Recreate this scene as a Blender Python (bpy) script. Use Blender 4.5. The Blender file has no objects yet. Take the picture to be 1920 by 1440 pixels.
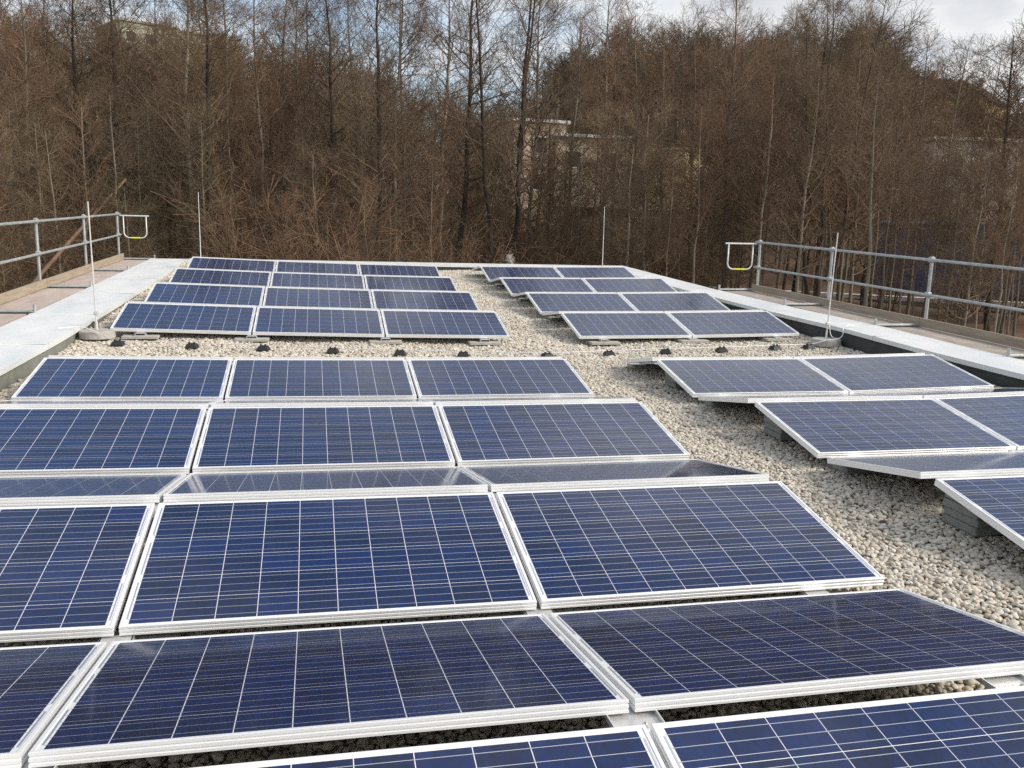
import bpy, math, random
import numpy as np
from mathutils import Matrix, Vector

# ------------------------------------------------------------------ camera, sky, sun, exposure
sc = bpy.context.scene
COL = sc.collection
CAM = np.array([2.4107, -1.1836, 1.5475])
FPX, PITCH, YAW, ROLL = 1654.5, -0.1852, 0.2256, 0.0244      # focal length in pixels of the 1920 px wide photograph
_r = np.array([math.cos(YAW), -math.sin(YAW), 0.0]); _f = np.array([math.sin(YAW), math.cos(YAW), 0.0]); _u = np.array([0, 0, 1.0])
FWD = _f * math.cos(PITCH) + _u * math.sin(PITCH); _u2 = _u * math.cos(PITCH) - _f * math.sin(PITCH)
RIGHT = _r * math.cos(ROLL) + _u2 * math.sin(ROLL); UP = _u2 * math.cos(ROLL) - _r * math.sin(ROLL)
cam_data = bpy.data.cameras.new("camera"); cam = bpy.data.objects.new("camera", cam_data); COL.objects.link(cam)
cam_data.sensor_width = 36.0; cam_data.lens = FPX / 1920 * 36.0; cam_data.clip_start = 0.05; cam_data.clip_end = 3000
cam.matrix_world = Matrix(((RIGHT[0], UP[0], -FWD[0], CAM[0]), (RIGHT[1], UP[1], -FWD[1], CAM[1]), (RIGHT[2], UP[2], -FWD[2], CAM[2]), (0, 0, 0, 1)))
sc.camera = cam
sc.view_settings.view_transform = 'Standard'; sc.view_settings.look = 'None'
sc.view_settings.exposure = 0.8; sc.view_settings.gamma = 1.0
sc.cycles.use_denoising = False; sc.cycles.use_adaptive_sampling = False; sc.cycles.sample_clamp_indirect = 2.5; sc.cycles.sample_clamp_direct = 4.0
sc.cycles.max_bounces = 6; sc.cycles.diffuse_bounces = 3; sc.cycles.glossy_bounces = 3; sc.cycles.transparent_max_bounces = 8

SUN_EL, SUN_AZ = math.radians(34), math.radians(118)           # azimuth clockwise from +y: the veiled sun stands to the camera's right
world = bpy.data.worlds.new("World"); sc.world = world; world.use_nodes = True
wn, wl = world.node_tree.nodes, world.node_tree.links
wn.clear()
sky = wn.new('ShaderNodeTexSky'); sky.sky_type = 'NISHITA'; sky.sun_disc = False
sky.sun_elevation = SUN_EL; sky.sun_rotation = SUN_AZ; sky.air_density = 1.0; sky.dust_density = 1.5
bg1 = wn.new('ShaderNodeBackground'); bg1.inputs['Strength'].default_value = 0.12
wl.new(sky.outputs[0], bg1.inputs[0])
tc = wn.new('ShaderNodeTexCoord'); mp = wn.new('ShaderNodeMapping'); mp.inputs['Scale'].default_value = (1.6, 1.6, 4.5)
mp.inputs['Location'].default_value = (0.35, 0.1, 0.2)
wl.new(tc.outputs['Generated'], mp.inputs[0])
n1 = wn.new('ShaderNodeTexNoise'); n1.inputs['Scale'].default_value = 1.7; n1.inputs['Detail'].default_value = 7; n1.inputs['Roughness'].default_value = 0.55
wl.new(mp.outputs[0], n1.inputs['Vector'])
rp = wn.new('ShaderNodeValToRGB'); rp.color_ramp.elements[0].position = 0.36; rp.color_ramp.elements[1].position = 0.56
wl.new(n1.outputs['Fac'], rp.inputs[0])
n2 = wn.new('ShaderNodeTexNoise'); n2.inputs['Scale'].default_value = 2.6; n2.inputs['Detail'].default_value = 5
wl.new(mp.outputs[0], n2.inputs['Vector'])
rp2 = wn.new('ShaderNodeValToRGB')
rp2.color_ramp.elements[0].position = 0.38; rp2.color_ramp.elements[0].color = (0.50, 0.53, 0.58, 1)
rp2.color_ramp.elements[1].position = 0.62; rp2.color_ramp.elements[1].color = (0.98, 0.98, 0.97, 1)
wl.new(n2.outputs['Fac'], rp2.inputs[0])
bg2 = wn.new('ShaderNodeBackground'); bg2.inputs['Strength'].default_value = 0.66
wl.new(rp2.outputs[0], bg2.inputs[0])
mixw = wn.new('ShaderNodeMixShader'); wout = wn.new('ShaderNodeOutputWorld')
wl.new(rp.outputs[0], mixw.inputs[0]); wl.new(bg1.outputs[0], mixw.inputs[1]); wl.new(bg2.outputs[0], mixw.inputs[2]); wl.new(mixw.outputs[0], wout.inputs[0])

sun_data = bpy.data.lights.new("sun", 'SUN'); sun = bpy.data.objects.new("sun", sun_data); COL.objects.link(sun)
sun_data.energy = 2.0; sun_data.angle = math.radians(20); sun_data.color = (1.0, 0.90, 0.765)
sd = Vector((math.sin(SUN_AZ) * math.cos(SUN_EL), math.cos(SUN_AZ) * math.cos(SUN_EL), math.sin(SUN_EL)))
sun.rotation_euler = sd.to_track_quat('Z', 'Y').to_euler(); sun.location = (-20, -20, 30)

# ------------------------------------------------------------------ helpers
rng = np.random.default_rng(7)
def ray(px, py): return FWD + RIGHT * (px - 960) / FPX + UP * (720 - py) / FPX
def at_z(px, py, z): v = ray(px, py); return CAM + v * (z - CAM[2]) / v[2]
def at_dist(px, py, r):                                         # point at horizontal distance r along a pixel's ray
    v = ray(px, py); return CAM + v * r / math.hypot(v[0], v[1])

def mat(name, color, rough=0.7, metal=0.0, var=0.0, scale=5.0, bump=0.0, coat=0.0, coat_rough=0.04, rand=0.0, color2=None, spec=0.5, stretch=(1, 1, 1), detail=6):
    m = bpy.data.materials.new(name); m.use_nodes = True
    nt = m.node_tree; b = nt.nodes["Principled BSDF"]
    b.inputs['Roughness'].default_value = rough; b.inputs['Metallic'].default_value = metal
    b.inputs['Specular IOR Level'].default_value = spec
    if coat: b.inputs['Coat Weight'].default_value = coat; b.inputs['Coat Roughness'].default_value = coat_rough; b.inputs['Coat IOR'].default_value = 1.3
    c = color; c2 = color2 or tuple(max(0, x * (1 - var)) for x in color)
    b.inputs['Base Color'].default_value = (*c, 1)
    if var or color2 or bump:
        t = nt.nodes.new('ShaderNodeTexCoord'); mpn = nt.nodes.new('ShaderNodeMapping'); mpn.inputs['Scale'].default_value = stretch
        nt.links.new(t.outputs['Object'], mpn.inputs[0])
        n = nt.nodes.new('ShaderNodeTexNoise'); n.inputs['Scale'].default_value = scale; n.inputs['Detail'].default_value = detail; n.inputs['Roughness'].default_value = 0.65
        nt.links.new(mpn.outputs[0], n.inputs['Vector'])
        r = nt.nodes.new('ShaderNodeValToRGB'); r.color_ramp.elements[0].position = 0.32; r.color_ramp.elements[1].position = 0.68
        r.color_ramp.elements[0].color = (*c2, 1); r.color_ramp.elements[1].color = (*c, 1)
        nt.links.new(n.outputs['Fac'], r.inputs[0]); src = r.outputs[0]
        if bump:
            bp = nt.nodes.new('ShaderNodeBump'); bp.inputs['Strength'].default_value = bump; bp.inputs['Distance'].default_value = 0.01
            nt.links.new(n.outputs['Fac'], bp.inputs['Height']); nt.links.new(bp.outputs[0], b.inputs['Normal'])
        nt.links.new(src, b.inputs['Base Color'])
    if rand:
        oi = nt.nodes.new('ShaderNodeObjectInfo'); hsv = nt.nodes.new('ShaderNodeHueSaturation')
        ma = nt.nodes.new('ShaderNodeMapRange'); ma.inputs['To Min'].default_value = 1 - rand; ma.inputs['To Max'].default_value = 1 + rand
        nt.links.new(oi.outputs['Random'], ma.inputs[0]); nt.links.new(ma.outputs[0], hsv.inputs['Value'])
        if b.inputs['Base Color'].is_linked: nt.links.new(b.inputs['Base Color'].links[0].from_socket, hsv.inputs['Color'])
        else: hsv.inputs['Color'].default_value = (*c, 1)
        nt.links.new(hsv.outputs[0], b.inputs['Base Color'])
    return m

def mesh_np(name, V, faces, material=None, smooth=False):
    """faces: list of index arrays (n, k), one per polygon size."""
    me = bpy.data.meshes.new(name); V = np.asarray(V, dtype=np.float32)
    me.vertices.add(len(V)); me.vertices.foreach_set('co', V.ravel())
    loops = np.concatenate([np.asarray(f, dtype=np.int32).ravel() for f in faces])
    sizes = np.concatenate([np.full(len(f), np.asarray(f).shape[1], dtype=np.int32) for f in faces])
    me.loops.add(len(loops)); me.loops.foreach_set('vertex_index', loops)
    me.polygons.add(len(sizes)); me.polygons.foreach_set('loop_start', np.concatenate([[0], np.cumsum(sizes)[:-1]]).astype(np.int32))
    me.polygons.foreach_set('loop_total', sizes)
    if smooth: me.polygons.foreach_set('use_smooth', np.ones(len(sizes), dtype=bool))
    me.update(calc_edges=True); me.validate()
    if material: me.materials.append(material)
    return me

class MB:
    """Collects shapes for ONE mesh."""
    def __init__(s): s.v = []; s.f = []; s.n = 0
    def add(s, vs, fs):
        s.v += [tuple(map(float, p)) for p in vs]; s.f += [tuple(i + s.n for i in f) for f in fs]; s.n += len(vs); return s
    def box(s, c, size, top=1.0, rot=None, topy=None):
        x, y, z = (a / 2 for a in size); ty = top if topy is None else topy
        p = [(-x, -y, -z), (x, -y, -z), (x, y, -z), (-x, y, -z), (-x * top, -y * ty, z), (x * top, -y * ty, z), (x * top, y * ty, z), (-x * top, y * ty, z)]
        M = rot or Matrix.Identity(3); c = Vector(c)
        return s.add([M @ Vector(q) + c for q in p], [(3, 2, 1, 0), (4, 5, 6, 7), (0, 1, 5, 4), (1, 2, 6, 5), (2, 3, 7, 6), (3, 0, 4, 7)])
    def tube(s, pts, r, n=10, cap=True):
        pts = [Vector(p) for p in pts]; k = len(pts); rs = r if isinstance(r, (list, tuple)) else [r] * k
        vs = []; ref = None
        for i, p in enumerate(pts):
            t = (pts[min(i + 1, k - 1)] - pts[max(i - 1, 0)]).normalized()
            if ref is None: ref = t.orthogonal().normalized()
            ref = (ref - t * ref.dot(t)).normalized(); b = t.cross(ref)
            vs += [p + (ref * math.cos(2 * math.pi * j / n) + b * math.sin(2 * math.pi * j / n)) * rs[i] for j in range(n)]
        fs = [(i * n + j, i * n + (j + 1) % n, (i + 1) * n + (j + 1) % n, (i + 1) * n + j) for i in range(k - 1) for j in range(n)]
        if cap: fs += [tuple(range(n - 1, -1, -1)), tuple((k - 1) * n + j for j in range(n))]
        return s.add(vs, fs)
    def strip(s, rows):                                         # rows of equal length points -> quads
        n = len(rows[0]); vs = [p for r in rows for p in r]
        return s.add(vs, [(i * n + j, i * n + j + 1, (i + 1) * n + j + 1, (i + 1) * n + j) for i in range(len(rows) - 1) for j in range(n - 1)])
    def mesh(s, name, m, smooth=False, bevel=0.0):
        me = bpy.data.meshes.new(name); me.from_pydata(s.v, [], s.f); me.update()
        if bevel:
            import bmesh
            bm = bmesh.new(); bm.from_mesh(me)
            bmesh.ops.bevel(bm, geom=[e for e in bm.edges if e.is_manifold and e.calc_face_angle(0) > 0.6], offset=bevel, segments=1, affect='EDGES', clamp_overlap=True)
            bm.to_mesh(me); bm.free()
        if smooth: me.polygons.foreach_set('use_smooth', [True] * len(me.polygons))
        if m: me.materials.append(m)
        return me
    def build(s, name, m, parent=None, smooth=False, bevel=0.0): return obj(name, s.mesh(name, m, smooth, bevel), parent)

def obj(name, me, parent=None):
    o = bpy.data.objects.new(name, me); COL.objects.link(o)
    if parent is not None: o.parent = parent
    return o
def tag(o, label=None, cat=None, group=None, kind=None):
    for k, v in (('label', label), ('category', cat), ('group', group), ('kind', kind)):
        if v: o[k] = v
    return o
def thing(name, label, cat, loc=(0, 0, 0), group=None, rz=0.0):
    o = bpy.data.objects.new(name, None); COL.objects.link(o); o.empty_display_size = 0.2
    o.location = loc; o.rotation_euler = (0, 0, rz)
    return tag(o, label, cat, group)
def place(o, x, y, z, rz=0.0): o.location = (x, y, z); o.rotation_euler = (0, 0, rz); return o

M = {}
M['frame'] = mat('anodised_aluminium', (0.86, 0.87, 0.87), 0.36, 0.25, var=0.06, scale=6, stretch=(1, 8, 8))
M['alu'] = mat('mill_aluminium', (0.74, 0.74, 0.73), 0.42, 0.6, var=0.15, scale=20)
M['backsheet'] = mat('white_backsheet', (0.78, 0.79, 0.80), 0.5, coat=1.0, coat_rough=0.07)
M['ribbon'] = mat('tinned_ribbon', (0.80, 0.81, 0.84), 0.38, 1.0, coat=0.6, coat_rough=0.07)
M['concrete'] = mat('concrete', (0.46, 0.44, 0.40), 0.9, var=0.30, scale=14, bump=0.25)
M['darkblock'] = mat('dark_concrete', (0.27, 0.28, 0.26), 0.9, var=0.35, scale=11, bump=0.4)  # darker grey concrete with a mottled tone, for the blocks and their slabs
M['cap'] = mat('galvanised_sheet', (0.82, 0.82, 0.80), 0.5, 0.1, color2=(0.63, 0.67, 0.69), scale=2.6, stretch=(1, 0.45, 1), detail=12)
M['membrane'] = mat('dark_roof_membrane', (0.055, 0.062, 0.060), 0.75, var=0.4, scale=3, bump=0.2)
M['greywall'] = mat('grey_green_membrane', (0.23, 0.245, 0.215), 0.85, var=0.3, scale=2.5, bump=0.2)
M['galv'] = mat('galvanised_tube', (0.50, 0.53, 0.53), 0.5, 0.45, color2=(0.34, 0.37, 0.37), scale=9)
M['whitepaint'] = mat('pale_tube', (0.72, 0.73, 0.72), 0.45, 0.2, var=0.15, scale=10)
M['yellow'] = mat('yellow_tape', (0.75, 0.78, 0.03), 0.5)
M['board'] = mat('weathered_board', (0.40, 0.34, 0.26), 0.85, color2=(0.27, 0.22, 0.165), scale=3, stretch=(9, 0.7, 9), bump=0.3)
M['deck'] = mat('plywood_deck', (0.52, 0.44, 0.39), 0.8, color2=(0.38, 0.31, 0.275), scale=2.5, stretch=(2, 0.7, 1), bump=0.15)
M['deck_grey'] = mat('grey_plywood_deck', (0.44, 0.39, 0.34), 0.85, color2=(0.27, 0.23, 0.195), scale=4, stretch=(2, 0.7, 1), bump=0.15, detail=10)
M['rod'] = mat('lightning_rod_aluminium', (0.78, 0.78, 0.78), 0.4, 0.4)
M['black'] = mat('black_plastic', (0.018, 0.018, 0.018), 0.6)
M['roofbed'] = mat('gravel_bed', (0.26, 0.235, 0.19), 0.95, var=0.4, scale=20)
M['render'] = mat('building_render', (0.55, 0.54, 0.50), 0.9, var=0.15, scale=1.5)

# solar cell: dark blue polycrystalline silicon laminated under glass (the coat)
def cell_material():
    m = bpy.data.materials.new('solar_cell'); m.use_nodes = True; nt = m.node_tree; b = nt.nodes['Principled BSDF']; L = nt.links
    t = nt.nodes.new('ShaderNodeTexCoord'); g = nt.nodes.new('ShaderNodeNewGeometry'); oi = nt.nodes.new('ShaderNodeObjectInfo')
    v = nt.nodes.new('ShaderNodeTexVoronoi'); v.inputs['Scale'].default_value = 55; L.new(t.outputs['Object'], v.inputs['Vector'])
    bw = nt.nodes.new('ShaderNodeRGBToBW'); L.new(v.outputs['Color'], bw.inputs[0])
    add = nt.nodes.new('ShaderNodeMath'); add.operation = 'ADD'; L.new(oi.outputs['Random'], add.inputs[0]); L.new(g.outputs['Random Per Island'], add.inputs[1])
    fr = nt.nodes.new('ShaderNodeMath'); fr.operation = 'FRACT'; L.new(add.outputs[0], fr.inputs[0])
    m1 = nt.nodes.new('ShaderNodeMath'); m1.operation = 'MULTIPLY'; m1.inputs[1].default_value = 0.55; L.new(bw.outputs[0], m1.inputs[0])
    m2 = nt.nodes.new('ShaderNodeMath'); m2.operation = 'MULTIPLY_ADD'; m2.inputs[1].default_value = 0.5; L.new(fr.outputs[0], m2.inputs[0]); L.new(m1.outputs[0], m2.inputs[2])
    r = nt.nodes.new('ShaderNodeValToRGB'); e = r.color_ramp.elements
    e[0].position = 0.05; e[0].color = (0.0028, 0.0085, 0.032, 1); e[1].position = 0.9; e[1].color = (0.0032, 0.0185, 0.098, 1)
    L.new(m2.outputs[0], r.inputs[0])
    b.inputs['Roughness'].default_value = 0.45; b.inputs['Specular IOR Level'].default_value = 0.1
    b.inputs['Coat Weight'].default_value = 1.0; b.inputs['Coat IOR'].default_value = 1.38
    nz = nt.nodes.new('ShaderNodeTexNoise'); nz.inputs['Scale'].default_value = 2.3; nz.inputs['Detail'].default_value = 8; L.new(g.outputs['Position'], nz.inputs['Vector'])
    mr = nt.nodes.new('ShaderNodeMapRange'); mr.inputs['From Min'].default_value = 0.3; mr.inputs['From Max'].default_value = 0.7; mr.inputs['To Min'].default_value = 0.045; mr.inputs['To Max'].default_value = 0.13
    L.new(nz.outputs['Fac'], mr.inputs[0]); L.new(mr.outputs[0], b.inputs['Coat Roughness'])
    dn = nt.nodes.new('ShaderNodeTexNoise'); dn.inputs['Scale'].default_value = 5.0; dn.inputs['Detail'].default_value = 10; dn.inputs['Roughness'].default_value = 0.7; L.new(g.outputs['Position'], dn.inputs['Vector'])
    dr = nt.nodes.new('ShaderNodeMapRange'); dr.inputs['From Min'].default_value = 0.5; dr.inputs['From Max'].default_value = 0.9; dr.inputs['To Min'].default_value = 0.0; dr.inputs['To Max'].default_value = 0.07
    L.new(dn.outputs['Fac'], dr.inputs[0]); mx = nt.nodes.new('ShaderNodeMix'); mx.data_type = 'RGBA'; mx.inputs[7].default_value = (0.22, 0.22, 0.22, 1)   # a thin film of dust
    L.new(dr.outputs[0], mx.inputs[0]); L.new(r.outputs[0], mx.inputs[6]); L.new(mx.outputs[2], b.inputs['Base Color'])
    return m
M['cell'] = cell_material()

# ------------------------------------------------------------------ roof surface
XL, XR, Y0, Y1 = -0.36, 9.62, -3.0, 20.0                        # inner faces of the parapets
def s1(x): return np.interp(x, [-0.5, 0, 2.5, 5, 5.9, 9.2, 9.7], [0.03, 0.014, -0.034, -0.054, -0.045, 0.0, 0.04])
def s2(x): return np.interp(x, [-0.5, 0, 2.5, 5, 6, 9.2, 9.7], [0.135, 0.12, 0.044, 0.0, -0.01, 0.03, 0.05])
def zg(x, y):                                                   # height of the gravel, gently falling to the gully between the arrays
    t = np.clip((np.asarray(y) - 8.7) / 1.6, 0, 1)
    return (1 - t) * s1(x) + t * (s2(x) + 0.044 * np.maximum(0, np.asarray(y) - 10.3)) - 0.12
def on_gravel(px, py):
    z = -0.1
    for _ in range(30): p = at_z(px, py, z); z = 0.5 * z + 0.5 * float(zg(p[0], p[1]))
    return p
cap_L = lambda y: float(np.interp(y, [-3, 7.5, 9.5, 12.3, 20.6], [0.0, 0.10, 0.12, 0.19, 0.44]))
cap_R = lambda y: float(np.interp(y, [-3, 6.4, 7.9, 9.7, 11.8, 15.2, 20.6], [0.03, 0.085, 0.11, 0.165, 0.185, 0.25, 0.41]))

GROUND = -3.0
mb = MB()
xs = np.linspace(XL, XR, 21); ys = np.linspace(Y0, Y1, 47)
mb.strip([[(x, y, float(zg(x, y)) - 0.022) for x in xs] for y in ys])
roof = mb.build('roof', M['roofbed'], smooth=True); tag(roof, 'flat roof bed under the pale gravel', None, None, 'structure')
mb = MB().box((4.45, 8.75, (GROUND - 0.35) / 2), (11.1, 23.3, -GROUND - 0.35))
o = mb.build('building', M['render']); tag(o, 'low rendered building that carries the gravel roof', 'building')

# gravel: pebbles as real stones, one object
def make_gravel():
    pts = []
    for (a, b, sp) in ((Y0, 5.5, 0.0245), (5.5, 9.0, 0.028), (9.0, Y1, 0.033)):
        nx, ny = int((XR - XL - 0.03) / sp), int((b - a) / (sp * 0.87))
        gx, gy = np.meshgrid(np.arange(nx), np.arange(ny)); gx = gx + 0.5 * (gy % 2)
        p = np.stack([XL + 0.02 + gx.ravel() * sp, a + gy.ravel() * sp * 0.87], 1) + rng.normal(0, sp * 0.22, (nx * ny, 2))
        pts.append(np.column_stack([p, np.full(len(p), sp)]))
    p = np.concatenate(pts); p = p[(p[:, 0] > XL + 0.01) & (p[:, 0] < XR - 0.01) & (p[:, 1] < Y1 - 0.01) & (p[:, 1] > -2.2)]
    size = p[:, 2] * rng.lognormal(0, 0.18, len(p)); p = p[:, :2]
    z = zg(p[:, 0], p[:, 1]) - 0.014 + rng.normal(0, 0.006, len(p)) + 0.012 * np.sin(p[:, 0] * 3.1 + 1) * np.sin(p[:, 1] * 2.3)
    me = bpy.data.meshes.new('gravel'); me.vertices.add(len(p)); me.vertices.foreach_set('co', np.column_stack([p, z]).astype(np.float32).ravel()); me.update()
    at = me.attributes.new('size', 'FLOAT', 'POINT'); at.data.foreach_set('value', size.astype(np.float32))
    o = obj('gravel', me); tag(o, 'pale beige rounded gravel covering the flat roof', 'gravel', None, 'stuff')
    m = bpy.data.materials.new('pebble'); m.use_nodes = True; nt = m.node_tree; b = nt.nodes['Principled BSDF']; b.inputs['Roughness'].default_value = 0.85
    oi = nt.nodes.new('ShaderNodeObjectInfo'); r = nt.nodes.new('ShaderNodeValToRGB'); e = r.color_ramp.elements
    e[0].position = 0.0; e[0].color = (0.15, 0.125, 0.10, 1); e[1].position = 1.0; e[1].color = (0.66, 0.63, 0.57, 1)
    for pos, c in ((0.035, (0.34, 0.295, 0.235, 1)), (0.15, (0.46, 0.412, 0.335, 1)), (0.5, (0.53, 0.485, 0.405, 1)), (0.8, (0.59, 0.55, 0.475, 1))): k = e.new(pos); k.color = c
    nt.links.new(oi.outputs['Random'], r.inputs[0]); nt.links.new(r.outputs[0], b.inputs['Base Color'])
    ng = bpy.data.node_groups.new('gravel_nodes', 'GeometryNodeTree')
    ng.interface.new_socket('Geometry', in_out='INPUT', socket_type='NodeSocketGeometry'); ng.interface.new_socket('Geometry', in_out='OUTPUT', socket_type='NodeSocketGeometry')
    N, L = ng.nodes, ng.links
    gi, go = N.new('NodeGroupInput'), N.new('NodeGroupOutput')
    ico = N.new('GeometryNodeMeshIcoSphere'); ico.inputs['Radius'].default_value = 0.585; ico.inputs['Subdivisions'].default_value = 2
    nz = N.new('ShaderNodeTexNoise'); nz.inputs['Scale'].default_value = 1.15; nz.inputs['Detail'].default_value = 1.0
    sb = N.new('ShaderNodeVectorMath'); sb.operation = 'SUBTRACT'; sb.inputs[1].default_value = (0.5, 0.5, 0.5); L.new(nz.outputs['Color'], sb.inputs[0])
    sl = N.new('ShaderNodeVectorMath'); sl.operation = 'SCALE'; sl.inputs['Scale'].default_value = 0.55; L.new(sb.outputs[0], sl.inputs[0])
    sp = N.new('GeometryNodeSetPosition'); L.new(ico.outputs[0], sp.inputs['Geometry']); L.new(sl.outputs[0], sp.inputs['Offset'])
    sm = N.new('GeometryNodeSetMaterial'); sm.inputs['Material'].default_value = m; L.new(sp.outputs[0], sm.inputs[0])
    ss = N.new('GeometryNodeSetShadeSmooth'); L.new(sm.outputs[0], ss.inputs[0])
    iop = N.new('GeometryNodeInstanceOnPoints'); L.new(gi.outputs[0], iop.inputs['Points']); L.new(ss.outputs[0], iop.inputs['Instance'])
    rr = N.new('FunctionNodeRandomValue'); rr.data_type = 'FLOAT_VECTOR'; rr.inputs[0].default_value = (-0.5, -0.5, 0); rr.inputs[1].default_value = (0.5, 0.5, 6.28)
    rs = N.new('FunctionNodeRandomValue'); rs.data_type = 'FLOAT_VECTOR'; rs.inputs[0].default_value = (0.75, 0.6, 0.5); rs.inputs[1].default_value = (1.45, 1.05, 0.85); rs.inputs['Seed'].default_value = 5
    L.new(rr.outputs[0], iop.inputs['Rotation']); na = N.new('GeometryNodeInputNamedAttribute'); na.data_type = 'FLOAT'; na.inputs['Name'].default_value = 'size'
    vm = N.new('ShaderNodeVectorMath'); vm.operation = 'SCALE'; L.new(rs.outputs[0], vm.inputs[0]); L.new(na.outputs[0], vm.inputs['Scale']); L.new(vm.outputs[0], iop.inputs['Scale'])
    L.new(iop.outputs[0], go.inputs[0])
    md = o.modifiers.new('stones', 'NODES'); md.node_group = ng
make_gravel()

# ------------------------------------------------------------------ parapets
def parapet_side(name, label, xi, xo, capz, wall_mat, seg, sgn):
    t = thing(name, label, 'parapet', ((xi + xo) / 2, 0, 0))
    ox = (xi + xo) / 2
    ys = np.linspace(Y0, 20.6, 40)
    b = MB(); b.strip([[(xi - ox, y, float(zg(xi, min(y, Y1))) - 0.06), (xi - ox, y, capz(y) - 0.012)] for y in ys]) if sgn > 0 else b.strip([[(xi - ox, y, capz(y) - 0.012), (xi - ox, y, float(zg(xi, min(y, Y1))) - 0.06)] for y in ys])
    b.strip([[(xo - ox, y, -0.6), (xo - ox, y, capz(y) - 0.012)] for y in ys])
    b.strip([[(xo - ox, y, capz(y) - 0.012), (xi - ox, y, capz(y) - 0.012)] for y in ys])
    b.build('wall_face', wall_mat, t)
    y = Y0; k = 0
    while y < 20.55:
        e = min(y + seg, 20.6); ya, yb = y + 0.002, e - 0.002
        n = max(2, int((yb - ya) / 0.5) + 1); dz = 0.0015 * (k % 2)
        c = MB(); li = xi + sgn * 0.025; lo = xo - sgn * 0.015
        c.strip([[(li - ox, q, capz(q) - 0.055), (li - ox, q, capz(q) + dz), (lo - ox, q, capz(q) + 0.012 + dz), (lo - ox, q, capz(q) - 0.06)] for q in np.linspace(ya, yb, n)])
        c.build('cap_sheet', M['cap'], t)
        s = MB().box(((li + lo) / 2 - ox, e - 0.02, capz(e) + 0.0075), (abs(li - lo) - 0.03, 0.05, 0.006)); s.build('cap_joint', M['cap'], t)
        y = e; k += 1
    return t
parapet_side('parapet', 'wide pale sheet-metal capped parapet with grey-green inner face beside three-column panel arrays', XL, -1.15, cap_L, M['greywall'], 2.4, 1)
parapet_side('parapet', 'pale sheet-metal capped parapet with black membrane inner face beside two-column panel arrays', XR, 10.25, cap_R, M['membrane'], 3.0, -1)
t = thing('parapet', 'end parapet with pale metal capping running across below the wood', 'parapet', (4.6, 20.3, 0))
czf = lambda x: float(np.interp(x, [XL, XR], [0.447, 0.402]))
b = MB(); xs = np.linspace(XL + 0.01, XR - 0.01, 12)
b.strip([[(x - 4.6, Y1 - 20.3, czf(x) - 0.012), (x - 4.6, Y1 - 20.3, float(zg(x, Y1)) - 0.06)] for x in xs]); b.strip([[(x - 4.6, 0.3, -0.6), (x - 4.6, 0.3, czf(x) - 0.012)] for x in xs])
b.build('wall_face', M['membrane'], t)
for i in range(4):
    xa, xb = XL + 0.03 + i * 2.48, min(XL + 0.03 + (i + 1) * 2.48 - 0.004, XR - 0.03)
    c = MB(); c.strip([[(x - 4.6, 0.315, czf(x) - 0.06), (x - 4.6, 0.315, czf(x) + 0.016), (x - 4.6, -0.325, czf(x) + 0.004), (x - 4.6, -0.325, czf(x) - 0.05)] for x in np.linspace(xa, xb, 5)])
    c.build('cap_sheet', M['cap'], t)

# ------------------------------------------------------------------ solar panels
W, D, GAPX, TILT, FH = 1.65, 0.992, 0.02, 0.178, 0.040
CT, ST = math.cos(TILT), math.sin(TILT)
GRP = {'L1': dict(o=(0, 0, 0), sx=-0.01346, sy=0, yaw=0, q=0.00216, P=2.2015), 'L2': dict(o=(0.0093, 10.319, 0.1039), sx=-0.024, sy=0.0433, yaw=-0.0054, q=0.00288, P=2.1965),
       'R1': dict(o=(5.872, -0.114, -0.0782), sx=0.0182, sy=-0.002, yaw=-0.0118, q=0.0063, P=2.2015), 'R2': dict(o=(5.982, 10.31, -0.0318), sx=0.0135, sy=0.0457, yaw=-0.0042, q=0.0032, P=2.1965)}
GV = 0.1156
def gp(g, x, y, z=0.0):
    d = GRP[g]; z = z + d['sx'] * x + d['sy'] * y + d['q'] * (x - 2.5) ** 2; c, s = math.cos(d['yaw']), math.sin(d['yaw'])
    return Vector((d['o'][0] + x * c - y * s, d['o'][1] + y * c + x * s, d['o'][2] + z))

def frame_mesh():
    prof = [(0.030, -FH), (0.0, -FH), (0.0, -0.0325), (0.0022, -0.0305), (0.0022, -0.0275), (0.0, -0.0255), (0.0, -0.0165), (0.0022, -0.0145), (0.0022, -0.0115), (0.0, -0.0095), (0.0, -0.001), (0.001, 0.0), (0.0115, 0.0), (0.012, -0.0005), (0.012, -0.0042)]
    vs = []; n = len(prof)
    for cx, cy, sx, sy in ((0, 0, 1, 1), (W, 0, -1, 1), (W, D, -1, -1), (0, D, 1, -1)):
        vs += [(cx + sx * u, cy + sy * u, z) for u, z in prof]
    fs = [(k * n + i, ((k + 1) % 4) * n + i, ((k + 1) % 4) * n + i + 1, k * n + i + 1) for k in range(4) for i in range(n - 1)]
    return MB().add(vs, fs).mesh('frame', M['frame'])
CS, CG = 0.1558, 0.0032
CX0 = (W - 10 * CS - 9 * CG) / 2 + CS / 2; CY0 = (D - 6 * CS - 5 * CG) / 2 + CS / 2
cell_xy = [(CX0 + i * (CS + CG), CY0 + j * (CS + CG)) for j in range(6) for i in range(10)]
FRAME = frame_mesh()
LAM = MB().box((W / 2, D / 2, -0.0055), (W - 0.0236, D - 0.0236, 0.005)).mesh('laminate', M['backsheet'])
CELL = MB().box((0, 0, -0.0003), (CS, CS, 0.0006)).mesh('cell', M['cell'])
b = MB()
for (x, y) in cell_xy: b.box((x, y, -0.0027), (CS, CS, 0.0006))
CELLS = b.mesh('cell_field', M['cell'])
b = MB()
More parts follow.
